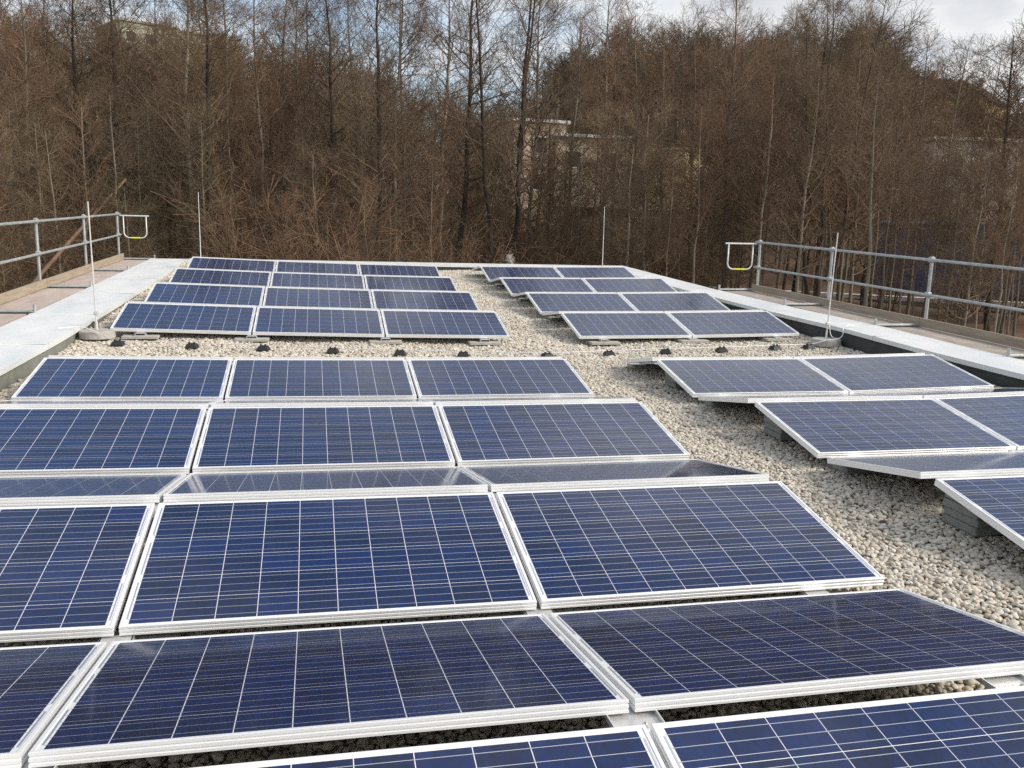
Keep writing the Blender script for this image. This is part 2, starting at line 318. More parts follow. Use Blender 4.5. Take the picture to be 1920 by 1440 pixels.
for j in range(6):
    for k in (-1, 0, 1):
        y = CY0 + j * (CS + CG) + k * CS / 3
        b.add([(CX0 - CS / 2 - 0.006, y - 0.0012, -0.0020), (W - CX0 + CS / 2 + 0.006, y - 0.0012, -0.0020), (W - CX0 + CS / 2 + 0.006, y + 0.0012, -0.0020), (CX0 - CS / 2 - 0.006, y + 0.0012, -0.0020)], [(0, 1, 2, 3)])
for x in (CX0 - CS / 2 - 0.0105, W - CX0 + CS / 2 + 0.0105):   # the cross ribbons in the white margin
    for j in range(3):
        y0 = CY0 - CS / 2 + 0.03 + j * 2 * (CS + CG)
        b.add([(x - 0.003, y0, -0.002), (x + 0.003, y0, -0.002), (x + 0.003, y0 + 0.255, -0.002), (x - 0.003, y0 + 0.255, -0.002)], [(0, 1, 2, 3)])
RIBBON = b.mesh('ribbon', M['ribbon'])

ORD = ['first', 'second', 'third', 'fourth']
def panel(g, row, col, away, single):
    d = GRP[g]; x0 = col * (W + GAPX)
    if not away:
        yl = row * d['P']; A, B, Cc = gp(g, x0, yl), gp(g, x0 + W, yl), gp(g, x0, yl + D * CT, D * ST)
    else:
        yl = (row + 1) * d['P'] - GV; A, B, Cc = gp(g, x0 + W, yl), gp(g, x0, yl), gp(g, x0 + W, yl - D * CT, D * ST)
    X = (B - A).normalized(); Y = (Cc - A); Y = (Y - X * Y.dot(X)).normalized(); Z = X.cross(Y)
    arr = ('wide' if g[0] == 'L' else 'narrow') + (' main' if g[1] == '1' else ' end') + ' array'
    ridge = ORD[3 - row] if g[1] == '1' else ORD[row]
    ncol = 3 if g[0] == 'L' else 2
    colname = ('parapet', 'middle', 'aisle')[col] if ncol == 3 else ('aisle', 'parapet')[col]
    facing = (away == (g[1] == '1'))
    lab = f"solar panel of {arr}, {ridge} ridge from cross path, {colname} column, slope facing {'path' if facing else 'away'}"
    t = tag(bpy.data.objects.new('solar_panel', None), lab, 'solar panel', 'blue solar panels in ridged rows on the roof'); COL.objects.link(t)
    t.empty_display_size = 0.2
    t.matrix_world = Matrix(((X[0], Y[0], Z[0], A[0]), (X[1], Y[1], Z[1], A[1]), (X[2], Y[2], Z[2], A[2]), (0, 0, 0, 1)))
    obj('frame', FRAME, t); lam = obj('laminate', LAM, t)
    if single:
        for (x, y) in cell_xy:
            c = obj('cell', CELL, lam); c.location = (x, y, -0.0024)
    else:
        tag(obj('cell_field', CELLS, lam), kind='stuff')
    tag(obj('ribbon', RIBBON, lam), kind='stuff')

for row in range(4):
    for col in range(3):
        if not (row == 0 and col == 0): panel('L1', row, col, False, True)
        panel('L1', row, col, True, row < 2)
for row in range(1, 4):
    for col in range(2):
        panel('R1', row, col, False, True)
        panel('R1', row, col, True, row == 1)
for row in range(4):
    for col in range(3):
        panel('L2', row, col, False, row == 0); panel('L2', row, col, True, False)
    for col in range(2):
        panel('R2', row, col, False, row == 0); panel('R2', row, col, True, False)

# ------------------------------------------------------------------ panel supports: feet on slabs in the valleys, plates at the ridges
def valley_foot(g, x, y, zl, front=False, nth='', sh=0.036, sm='concrete'):
    p = gp(g, x, y); zb = float(zg(p.x, p.y)) + 0.004; top = p.z + zl - FH - 0.004
    arr = ('wide' if g[0] == 'L' else 'narrow') + (' main' if g[1] == '1' else ' end')
    lab = f"aluminium foot on grey slab under lowest edge of {arr} array facing cross path" if front else f"aluminium foot on grey slab in {nth} valley of the {arr} array from cross path"
    t = thing('mounting_foot', lab, 'panel support', (p.x, p.y, zb), 'aluminium feet holding the panels low edges')
    h = top - zb
    MB().box((0, 0, sh / 2), (0.42, 0.26, sh)).build('slab', M[sm], t, bevel=0.004)
    b = MB(); b.box((0, 0, sh + 0.004), (0.13, 0.20, 0.006)); 
    for s in (-1, 1): b.box((s * 0.058, 0, (sh + 0.008 + h) / 2), (0.006, 0.18, h - sh - 0.010))
    b.build('bracket', M['alu'], t)
    MB().box((0, 0, h - 0.004), (0.12, 0.17, 0.006)).build('clamp_plate', M['alu'], t)
    return t
def bolt(t, x, y, z):
    b = MB().tube([(x, y, z), (x, y, z + 0.004)], 0.015, 12).tube([(x, y, z + 0.0045), (x, y, z + 0.014)], 0.0095, 6).tube([(x, y, z + 0.0145), (x, y, z + 0.022)], 0.005, 8)
    b.build('bolt', M['alu'], t)
BLK = MB().box((0, 0, 0.0235), (0.40, 0.28, 0.047)).mesh('concrete_block', M['darkblock'], bevel=0.005)
def ridge_support(g, x, y, blocks):
    p = gp(g, x, y); zb = float(zg(p.x, p.y)) + 0.004; top = p.z + D * ST - FH - 0.012
    arr = ('wide' if g[0] == 'L' else 'narrow') + (' main' if g[1] == '1' else ' end')
    zs = zb
    for k in range(blocks):
        o = obj('concrete_block', BLK); place(o, p.x + 0.006 * math.sin(k * 2.3), p.y - 0.13, zs + 0.0005, 0.012 * math.sin(k * 5 + y)); zs += 0.0485
        tag(o, f"{('bottom', 'second', 'third', 'top')[k if k < blocks - 1 else 3]} grey concrete block of stack under {ORD[3 - int(y / 2.2)]} ridge of narrow main array from path", 'block', 'stacked concrete blocks under the narrow array')
    t = thing('ridge_support', f"aluminium ridge plate with bolt on {ORD[3 - int(y / 2.2)]} ridge of the {arr} array from cross path", 'panel support', (p.x, p.y, zs), 'ridge plates between the panels')
    h = top - zs
    MB().box((0, 0, h - 0.003), (0.15, 0.26, 0.006)).build('plate', M['alu'], t)
    b = MB()
    for s in (-1, 1): b.box((s * 0.078, 0, h + 0.004), (0.004, 0.25, 0.02))
    b.build('plate_lip', M['alu'], t)
    for s in (-1, 1): MB().box((0, s * 0.07, (h - 0.006) / 2), (0.10, 0.006, h - 0.008)).build('post', M['alu'], t)
    bolt(t, 0.02, -0.005, h)
for g, jx in (('L1', (0.35, 1.66, 3.33, 4.64)), ('R1', (0.33, 1.66, 3.0)), ('L2', (0.35, 1.66, 3.33, 4.64)), ('R2', (0.35, 1.66, 2.97))):
    P = GRP[g]['P']
    for x in jx:
        for row in range(4):
            if g == 'R1' and row == 0: continue
            if not (g == 'L1' and row == 0):
                if g[1] == '2' and row == 0: valley_foot(g, x, 0.02, 0, True)
                elif g[1] == '2' and not (g == 'R2' and x == jx[0]): pass
                else: valley_foot(g, x, row * P - GV / 2, 0, False, ORD[3 - row] if g[1] == '1' else ORD[row - 1], *((0.052, 'darkblock') if g == 'R1' else (0.036, 'concrete')))
            if g[1] == '1': ridge_support(g, x, row * P + D * CT + 0.066, 4 if (g == 'R1' and x == jx[0]) else 0)
        if g[1] == '1': valley_foot(g, x, 4 * P - GV + 0.02, 0, True)

# ------------------------------------------------------------------ scaffolds along both parapets
def scaffold(name, label, xr, xi, y_end, y_start, bay, deck, top, mid, sgn, toe_h, deck_mat='deck'):
    t = thing(name, label, 'scaffold', (xr, y_end, deck(y_end)))
    ox, oy, oz = xr, y_end, deck(y_end)
    L = lambda x, y, z: (x - ox, y - oy, z - oz)
    posts = [y_end - k * bay for k in range(0, int((y_end - y_start) / bay) + 1)]
    for y in posts:
        p = MB().tube([L(xr, y, GROUND + 0.02), L(xr, y, top(y) + 0.05)], 0.0245, 12).build('post', M['galv'], t)
        for z in (top(y), mid(y)): MB().box(L(xr - sgn * 0.005, y, z), (0.075, 0.085, 0.075)).build('coupler', M['galv'], p, bevel=0.012)
        MB().tube([L(xi + sgn * -0.06, y + 0.02, GROUND + 0.02), L(xi + sgn * -0.06, y + 0.02, deck(y) + 0.12)], 0.02, 10).build('inner_post', M['galv'], t)
        MB().tube([L(xr, y + 0.03, deck(y) + 0.026), L(xi + sgn * -0.06, y + 0.03, deck(y) + 0.026)], 0.022, 10).build('transom', M['galv'], t)
    off = 0.05 * sgn
    for nm, zz in (('top_rail', top), ('mid_rail', mid)):
        MB().tube([L(xr - off, y, zz(y)) for y in np.linspace(y_end + 0.08, y_start, 8)], 0.0205, 12).build(nm, M['galv'], t)
    for k in range(len(posts)):
        a, b_ = posts[k], max(posts[k] - bay, y_start)
        if a - b_ < 0.2: continue
        x = xr - off * 1.7 - 0.008 * (k % 2) * sgn
        tb = MB(); rows = []
        for y in np.linspace(a + (0.1 if k else 0.02), b_, 6):
            z0 = deck(y) + 0.01; z1 = z0 + toe_h
            rows.append([L(x - 0.014, y, z0), L(x + 0.014, y, z0), L(x + 0.014, y, z1), L(x - 0.014, y, z1), L(x - 0.014, y, z0)])
        tb.strip(rows); n = len(tb.v); tb.f += [(0, 1, 2, 3), (n - 2, n - 3, n - 4, n - 5)]
        tb.build('toe_board', M['board'], t)
        nb = 2; wd = (abs(xr - xi) - 0.06) / nb
        for q in range(nb):
            xa = min(xr, xi) + 0.03 + q * wd
            d = MB(); d.strip([[L(xa + 0.004, y, deck(y)), L(xa + wd - 0.004, y, deck(y)), L(xa + wd - 0.004, y, deck(y) - 0.05), L(xa + 0.004, y, deck(y) - 0.05), L(xa + 0.004, y, deck(y))] for y in np.linspace(b_ + 0.06, a - 0.02, 5)])
            n = len(d.v); d.f += [(0, 1, 2, 3), (n - 2, n - 3, n - 4, n - 5)]
            d.build('deck_panel', M[deck_mat], t)
    # end guard: a bar with a hanging U-shaped handle
    y = y_end + 0.03; zt = top(y_end) - 0.035; x_a, x_b = xr - off, xi + sgn * 0.02
    g = MB().tube([L(x_a, y, zt), L(x_b, y, zt)], 0.017, 10).build('end_guard', M['whitepaint'], t)
    ua, ub = x_a + (x_b - x_a) * 0.12, x_a + (x_b - x_a) * 0.90; dep = 0.50; cr = 0.12; s = 1 if ub > ua else -1
    pts = [(ua, zt)] + [(ua + s * cr * (1 - math.cos(a)), zt - dep + cr - cr * math.sin(a)) for a in np.linspace(0, math.pi / 2, 7)] + [(ub - s * cr * (1 - math.cos(a)), zt - dep + cr - cr * math.sin(a)) for a in np.linspace(math.pi / 2, 0, 7)] + [(ub, zt)]
    MB().tube([L(px, y, pz) for px, pz in pts], 0.014, 10).build('handle', M['whitepaint'], g, smooth=True)
    MB().tube([L(ua + s * 0.15, y, zt - dep), L(ub - s * 0.15, y, zt - dep)], 0.0165, 10).build('yellow_band', M['yellow'], g)
    return t
scaffold('scaffold', 'galvanised scaffold walkway with worn plywood deck beside the wide pale parapet', -1.9, -1.2, 20.85, 5.2, 3.13,
         lambda y: float(np.interp(y, [5, 11.6, 14.6, 17.9, 21.2], [0.03, 0.175, 0.25, 0.335, 0.405])), lambda y: 1.30 + 0.0175 * (y - 13), lambda y: 0.765 + 0.025 * (y - 12.75), -1, 0.14)
scaffold('scaffold', 'galvanised scaffold walkway with grey timber toe boards beside the black-faced parapet', 11.07, 10.33, 14.95, 2.3, 2.52,
         lambda y: float(np.interp(y, [2, 8, 10, 12.5, 15, 16], [0.0, 0.105, 0.15, 0.20, 0.245, 0.26])), lambda y: 1.08 + 0.0185 * (y - 8.1), lambda y: 0.58 + 0.0195 * (y - 8.1), 1, 0.125, 'deck_grey')

# ------------------------------------------------------------------ lightning rods, holders and wires
def lightning_rod(label, x, y, z, h, base, wall_x=None, lean=0.0):
    t = thing('lightning_rod', label, 'lightning rod', (x, y, z))
    z0 = 0.0
    if base:
        b = MB(); n = 28; R = 0.205
        rings = [(R * 0.97, 0.0), (R, 0.01), (R * 0.97, 0.085), (R * 0.93, 0.095), (0.045, 0.10), (0.0, 0.10)]
        vs = [(r * math.cos(2 * math.pi * j / n), r * math.sin(2 * math.pi * j / n), zz) for r, zz in rings for j in range(n)]
        b.add(vs, [(i * n + j, i * n + (j + 1) % n, (i + 1) * n + (j + 1) % n, (i + 1) * n + j) for i in range(len(rings) - 1) for j in range(n)])
        b.build('base', M['concrete'], t); z0 = 0.101
        MB().tube([(0, 0, z0), (0, 0, z0 + 0.10)], 0.013, 10).build('socket', M['rod'], t)
        MB().box((0.0, 0.0, z0 + 0.20), (0.05, 0.045, 0.045)).build('clamp', M['alu'], t, bevel=0.008)
    else:
        MB().box((0, 0, 0.015), (0.07, 0.07, 0.03)).build('base', M['concrete'], t, bevel=0.005); z0 = 0.03
    k = 0.55 if base else 0.5
    MB().tube([(0, 0, z0), (lean * h * k, 0, z0 + h * k)], 0.0095, 10).tube([(lean * h * k, 0, z0 + h * k), (lean * h, 0, h)], 0.0075, 10).build('rod', M['rod'], t)
    return t
def wire(name, label, pts, r, m=None):
    o = MB().tube([p for p in pts], r, 6).build(name, m or M['rod'], None, smooth=True); return tag(o, label, 'wire')
def curve(p, n=24):                                             # Catmull-Rom through the points
    p = [Vector(q) for q in p]; p = [p[0] * 2 - p[1]] + p + [p[-1] * 2 - p[-2]]; out = []
    for i in range(1, len(p) - 2):
        for k in range(n // (len(p) - 3) + 1):
            u = k / (n // (len(p) - 3) + 1); a, b_, c, d = p[i - 1:i + 3]
            out.append(0.5 * (2 * b_ + (c - a) * u + (2 * a - 5 * b_ + 4 * c - d) * u * u + (3 * b_ - a - 3 * c + d) * u ** 3))
    return out + [p[-2]]
pl = on_gravel(181, 634); pr = on_gravel(1553, 648)
lx, ly = max(pl[0], XL + 0.23), pl[1]; rx, ry = min(pr[0], XR - 0.23), pr[1]
lightning_rod('tall lightning rod on round concrete foot beside grey-green parapet face', lx, ly, float(zg(lx, ly)) + 0.004, 1.62, True, lean=-0.008)
lightning_rod('tall lightning rod on round concrete foot beside black parapet face', rx, ry, float(zg(rx, ry)) + 0.004, 1.55, True, lean=0.022)
lightning_rod('thin lightning rod at end parapet corner beside scaffold handle with worn plywood deck', -0.05, 20.3, czf(-0.05) + 0.018, 1.5, False)
lightning_rod('thin lightning rod at end parapet behind the narrow end array', 9.85 - 0.25, 20.25, czf(9.6) + 0.018, 1.48, False, lean=-0.005)
zl, zr = float(zg(lx, ly)), float(zg(rx, ry))
wire('conductor_wire', 'thin pale wire looping from rod foot onto the wide parapet cap', curve([(lx + 0.12, ly - 0.22, zl + 0.06), (lx - 0.02, ly - 0.215, zl + 0.13), (lx - 0.14, ly - 0.24, cap_L(ly) + 0.03), (lx - 0.36, ly - 0.36, cap_L(ly) + 0.03)]), 0.005)
wire('conductor_wire', 'pale wire from rod clamp curling down to the black-faced parapet cap', curve([(rx + 0.03, ry, zr + 0.29), (rx + 0.05, ry - 0.05, zr + 0.14), (rx + 0.16, ry - 0.10, zr + 0.13), (rx + 0.27, ry - 0.06, cap_R(ry) + 0.03), (rx + 0.42, ry - 0.02, cap_R(ry) + 0.03)]), 0.005)
hold_px = [(221, 648), (360, 653), (494, 657), (624, 662), (750, 666), (869, 669), (1026, 671), (1142, 667), (1248, 663), (1353, 660), (1453, 656), (1516, 654)]
HP = [on_gravel(*q) for q in hold_px]
HB = MB().box((0, 0, 0.026), (0.155, 0.13, 0.052), top=0.68, topy=0.62).mesh('body', M['black'], bevel=0.006)
HC = MB().box((-0.028, 0, 0.063), (0.016, 0.03, 0.018)).box((0.028, 0, 0.063), (0.016, 0.03, 0.018)).box((0, 0, 0.0555), (0.08, 0.034, 0.006)).mesh('clip', M['black'])
for i, p in enumerate(HP):
    where = {0: 'beside the round concrete foot at the grey-green parapet', 11: 'beside the round concrete foot at the black-faced parapet'}.get(i, 'on the gravel of the cross path')
    t = thing('conductor_holder', 'black plastic wire holder ' + where if i in (0, 11) else f'black plastic wire holder on cross path, number {i + 1} from the grey-green parapet', 'wire holder', (p[0], p[1], float(zg(p[0], p[1])) + 0.004), 'black wire holders along the cross path', rz=rng.normal(0, 0.12))
    obj('body', HB, t); obj('clip', HC, t)
wp = [(lx + 0.12, ly - 0.24, zl + 0.07)] + [(p[0], p[1], float(zg(p[0], p[1])) + 0.066) for p in HP] + [(rx - 0.1, ry - 0.18, zr + 0.105), (rx + 0.12, ry - 0.17, zr + 0.14), (rx + 0.2, ry - 0.08, cap_R(ry) + 0.03)]
wire('conductor_wire', 'thin wire strung along the black holders across the gravel path', curve(wp, 90), 0.005)
wire('black_cable', 'black cable drooping down the grey-green parapet behind the rod', curve([(XL + 0.03, ly + 0.75, cap_L(ly) - 0.03), (XL + 0.05, ly + 0.6, zl + 0.10), (XL + 0.12, ly + 0.45, zl + 0.03), (XL + 0.26, ly + 0.55, zl + 0.05), (XL + 0.2, ly + 0.9, zl + 0.03)]), 0.013, M['black'])

# ------------------------------------------------------------------ terrain
def hill(az): return np.interp(az, [-60, -25, -17, -11, 2, 6, 13, 15.5, 20, 34, 37, 45, 80], [8, 13.5, 13.5, 13, 12, 7.5, 7, 13, 15, 15, 9, 8.5, 8])
def terrain(x, y):
    dx, dy = np.asarray(x) - CAM[0], np.asarray(y) - CAM[1]; r = np.hypot(dx, dy); az = np.degrees(np.arctan2(dx, dy))
    H = hill(az) + 0 * r
    t = np.clip((r - 48) / 65, 0, 1); t = t * t * (3 - 2 * t) * 0.55 + t * 0.45
    return GROUND + t * (H + 0.0) + 0.35 * np.sin(x * 0.21 + 1.0) * np.sin(y * 0.17) * np.clip((r - 25) / 20, 0, 1) + np.clip((r - 113) / 500, 0, 1) * 6
def make_ground():
    rad = np.concatenate([[0.5, 8, 16], np.arange(20, 130, 4.0), [150, 180, 230, 300, 420, 600, 900]]); ang = np.radians(np.arange(0, 360, 3.0)); n = len(ang)
    X = CAM[0] + rad[:, None] * np.sin(ang); Y = CAM[1] + rad[:, None] * np.cos(ang); Z = terrain(X, Y)
    i, j = np.meshgrid(np.arange(len(rad) - 1), np.arange(n), indexing='ij'); i, j = i.ravel(), j.ravel()
    F = np.stack([i * n + j, (i + 1) * n + j, (i + 1) * n + (j + 1) % n, i * n + (j + 1) % n], 1)[:, ::-1]
    m = mat('leaf_litter', (0.150, 0.080, 0.045), 0.95, color2=(0.055, 0.038, 0.024), scale=1.3, bump=0.6, detail=10)
    o = obj('ground', mesh_np('ground', np.stack([X.ravel(), Y.ravel(), Z.ravel()], 1), [F, np.array([list(range(n))])[:, ::-1]], m, True)); tag(o, 'woodland floor of brown leaf litter rising to hills', kind='structure')
make_ground()

# ------------------------------------------------------------------ bare trees
def tubes(P, R, n):
    """P (N,k,3) polylines, R (N,k) radii -> verts, quads"""
    N, k, _ = P.shape; T = np.gradient(P, axis=1); T /= np.linalg.norm(T, axis=2, keepdims=True) + 1e-9
    ref = np.where(np.abs(T[:, :1, 2:3]) < 0.8, np.array([0, 0, 1.0]), np.array([1.0, 0, 0])) * np.ones((N, k, 1))
    A = np.cross(T, ref); A /= np.linalg.norm(A, axis=2, keepdims=True) + 1e-9; B = np.cross(T, A)
    a = 2 * np.pi * np.arange(n) / n
    V = P[:, :, None] + (A[:, :, None] * np.cos(a)[:, None] + B[:, :, None] * np.sin(a)[:, None]) * R[:, :, None, None]
    b, i, j = np.meshgrid(np.arange(N), np.arange(k - 1), np.arange(n), indexing='ij'); b, i, j = b.ravel(), i.ravel(), j.ravel(); base = b * k * n
    F = np.stack([base + i * n + j, base + i * n + (j + 1) % n, base + (i + 1) * n + (j + 1) % n, base + (i + 1) * n + j], 1)
    return V.reshape(-1, 3), F
def grow(rg, P, R, m, s0, s1_, ang, length, k, r_ratio, up=0.25, rmin=0.0, droop=0.0):
    """m children on every parent polyline."""
    N, kp, _ = P.shape; s = (np.arange(m) + rg.random((N, m))) / m * (s1_ - s0) + s0
    q = s * (kp - 1); i = np.clip(q.astype(int), 0, kp - 2); f = (q - i)[..., None]; b = np.arange(N)[:, None]
    O = P[b, i] * (1 - f) + P[b, i + 1] * f; T = P[b, i + 1] - P[b, i]; T /= np.linalg.norm(T, axis=2, keepdims=True) + 1e-9
    pr = R[b, i] * (1 - f[..., 0]) + R[b, i + 1] * f[..., 0]
    rv = rg.normal(size=(N, m, 3)); S = np.cross(T, rv); S /= np.linalg.norm(S, axis=2, keepdims=True) + 1e-9
    an = np.radians(rg.uniform(ang[0], ang[1], (N, m)))[..., None]; Dd = T * np.cos(an) + S * np.sin(an)
    Ln = length(s, rg)[..., None]; u = np.linspace(0, 1, k)[None, None, :, None]
    wob = np.cumsum(rg.normal(0, 0.06, (N, m, k, 3)), axis=2); wob -= wob[:, :, :1]
    C = O[:, :, None] + (Dd[:, :, None] * u + np.array([0, 0, 1.0]) * (up * u ** 2 - droop * u ** 3) + wob * u) * Ln[:, :, None]
    rr = np.maximum(pr[..., None] * r_ratio * (1 - 0.8 * np.linspace(0, 1, k)), rmin)
    return C.reshape(N * m, k, 3), rr.reshape(N * m, k)
def join(parts):
    V, F, n = [], [], 0
    for v, f in parts: V.append(v); F.append(f + n); n += len(v)
    return np.concatenate(V), np.concatenate(F)
def stem(rg, H, r0, k=12, wander=0.035, lean=(0, 0), base=(0, 0)):
    t = np.linspace(0, 1, k); w = np.cumsum(rg.normal(0, wander, (k, 2)), axis=0); w -= w[0]
    P = np.column_stack([base[0] + lean[0] * t * H + w[:, 0] * H * 0.12, base[1] + lean[1] * t * H + w[:, 1] * H * 0.12, t * H])
    R = r0 * (1 - t) ** 0.75 * 0.97 + 0.012; R[0] *= 1.25
    return P[None], R[None]
def build_tree(seed, H, r0, stems=1, n1=42, n2=8, n3=7, low=0.25, spread=0.24, ang=(35, 65), tw=0.0042, twl=0.62, droop=0.0, up=0.3):
    rg = np.random.default_rng(seed); tr, cr = [], []
    for sidx in range(stems):
        a = 2 * math.pi * sidx / max(stems, 1) + rg.random(); ln = 0.0 if stems == 1 else rg.uniform(0.05, 0.14)
        h = H * (1 if stems == 1 else rg.uniform(0.82, 1.0))
        P, R = stem(rg, h, r0 * (1 if stems == 1 else 0.75), lean=(ln * math.cos(a), ln * math.sin(a)), base=(0.16 * math.cos(a) * (stems > 1), 0.16 * math.sin(a) * (stems > 1)))
        tr.append(tubes(P, R, 8)); m1 = n1 if stems == 1 else max(10, int(n1 * 1.4 / stems))
        L1 = lambda s, g: h * spread * (np.clip(1.08 - s, 0.05, 1) ** 0.65) * g.uniform(0.55, 1.15, s.shape) + 0.5
        P1, R1 = grow(rg, P, R, m1, low, 0.985, ang, L1, 6, 0.48, up, 0.012, droop); cr.append(tubes(P1, R1, 4))
        l1 = np.linalg.norm(P1[:, -1] - P1[:, 0], axis=1)[:, None]
        P2, R2 = grow(rg, P1, R1, n2, 0.18, 1.0, (32, 72), lambda s, g: (0.25 + l1 * 0.42 * (1.15 - 0.75 * s)) * g.uniform(0.6, 1.2, s.shape), 4, 0.55, 0.22, tw * 1.35, droop); cr.append(tubes(P2, R2, 3))
        P3, R3 = grow(rg, P2, R2, n3, 0.12, 1.0, (28, 70), lambda s, g: twl * (1.1 - 0.55 * s) * g.uniform(0.45, 1.2, s.shape), 3, 0.6, 0.15, tw, droop); cr.append(tubes(P3, R3, 3))
        if stems == 1 and low > 0.2:                             # thin dead twigs on the lower trunk
            P4, R4 = grow(rg, P, R, 16, 0.06, low, (60, 95), lambda s, g: g.uniform(0.4, 1.4, s.shape), 4, 0.08, 0.1, 0.006); cr.append(tubes(P4, R4, 3))
    return join(tr), join(cr)
def bark(name, c, c2, rand): return mat(name, c, 1.0, spec=0.05, color2=c2, scale=2.2, stretch=(1, 1, 0.35), rand=rand)
M['bark'] = bark('grey_brown_bark', (0.27, 0.235, 0.18), (0.11, 0.095, 0.07), 0.4)
M['bark_pale'] = bark('pale_grey_bark', (0.235, 0.21, 0.16), (0.12, 0.105, 0.08), 0.35)
M['bark_dark'] = bark('dark_bark', (0.11, 0.09, 0.072), (0.045, 0.037, 0.03), 0.3)
M['twig'] = bark('brown_twigs', (0.25, 0.188, 0.128), (0.135, 0.10, 0.07), 0.35)
M['twig_red'] = bark('red_brown_twigs', (0.255, 0.172, 0.115), (0.14, 0.092, 0.063), 0.35)
M['twig_olive'] = bark('olive_twigs', (0.23, 0.19, 0.12), (0.13, 0.106, 0.067), 0.35)

KINDS = {}
def kind(key, mb_, mt, *a, **k):
    (tv, tf), (cv, cf) = build_tree(*a, **k)
    KINDS[key] = (mesh_np('trunk', tv, [tf], M[mb_], True), mesh_np('crown', cv, [cf], M[mt]))
kind('tall_a', 'bark_dark', 'twig', 11, 18.0, 0.16, n1=56, n3=9, low=0.32, spread=0.19, ang=(45, 78), up=0.28)
kind('tall_b', 'bark', 'twig_red', 12, 18.0, 0.13, n1=54, n3=9, low=0.36, spread=0.165, ang=(40, 70), up=0.25)
kind('tall_c', 'bark', 'twig', 13, 17.0, 0.125, n1=52, n3=9, low=0.30, spread=0.20, ang=(45, 80), up=0.3)
kind('multi', 'bark_dark', 'twig', 14, 17.0, 0.17, stems=3, n1=54, n3=8, low=0.34, spread=0.20, ang=(38, 70))
kind('bushy_a', 'bark', 'twig', 15, 12.0, 0.11, n1=46, n2=9, low=0.22, spread=0.24, ang=(40, 80), up=0.25)
kind('bushy_b', 'bark_dark', 'twig_red', 16, 11.5, 0.10, n1=44, n2=9, low=0.20, spread=0.26, ang=(40, 80), up=0.2)
kind('bushy_c', 'bark', 'twig_olive', 17, 12.5, 0.12, stems=2, n1=42, n2=8, low=0.22, spread=0.25, ang=(40, 75))
kind('young_a', 'bark', 'twig_olive', 18, 11.0, 0.065, n1=44, n2=6, n3=6, low=0.22, spread=0.15, ang=(45, 80), up=0.2)
kind('young_b', 'bark_pale', 'twig', 19, 11.5, 0.07, n1=44, n2=6, n3=6, low=0.25, spread=0.14, ang=(45, 80), up=0.2)
kind('pole_a', 'bark_pale', 'twig', 20, 14.0, 0.085, n1=34, n2=7, n3=6, low=0.50, spread=0.15, ang=(40, 75), up=0.25)
kind('pole_b', 'bark', 'twig_red', 21, 14.0, 0.075, n1=34, n2=7, n3=6, low=0.46, spread=0.16, ang=(40, 75), up=0.25)
NAMES = {'tall': ('tall_bare_tree', 'tall slender bare tree @'), 'multi': ('multi_stemmed_tree', 'bare tree forking into three tall stems @'),
         'bushy': ('bushy_bare_tree', 'broad bare tree with dense twigs @'), 'young': ('young_bare_tree', 'slim young bare tree @'), 'pole': ('pole_like_tree', 'straight pole-like bare tree with high crown @')}
WHERE = [(-90, 3.5, 'behind the plywood scaffold deck'), (3.5, 14, 'in the dip between hills'), (14, 29, 'below the rounded wooded hill'), (29, 90, 'behind the grey toe boards')]
def tree(key, x, y, h, rz=None, label=None, cat='tree'):
    tm, cm = KINDS[key]; nm, lb = NAMES[key.split('_')[0]]
    az = math.degrees(math.atan2(x - CAM[0], y - CAM[1])); wh = next(w for a, b_, w in WHERE if a <= az < b_)
    H0 = tm.vertices[len(tm.vertices) - 1].co.z
    t = thing(nm, label or lb.replace('@', 'at the wood edge' if math.hypot(x - CAM[0], y - CAM[1]) < 35 else 'inside the wood' if math.hypot(x - CAM[0], y - CAM[1]) < 57 else 'deep in the wood') + ' ' + wh, cat, (x, y, float(terrain(x, y)) - 0.03), 'bare trees of the wood', rng.uniform(0, 6.28) if rz is None else rz)
    s = h / H0; sxy = s * rng.uniform(0.9, 1.15); t.scale = (sxy, sxy, s)
    t.rotation_euler = (rng.normal(0, 0.02), rng.normal(0, 0.02), t.rotation_euler[2])
    obj('trunk', tm, t); obj('crown', cm, t)
    return t
def free(x, y): return not (-7.5 < x < 15.5 and y < 24.5)
def by_px(px, r): p = at_dist(px, 400, r); return p[0], p[1]
def height_to(px, py, r): p = at_dist(px, py, r); return p[2] - float(terrain(p[0], p[1]))
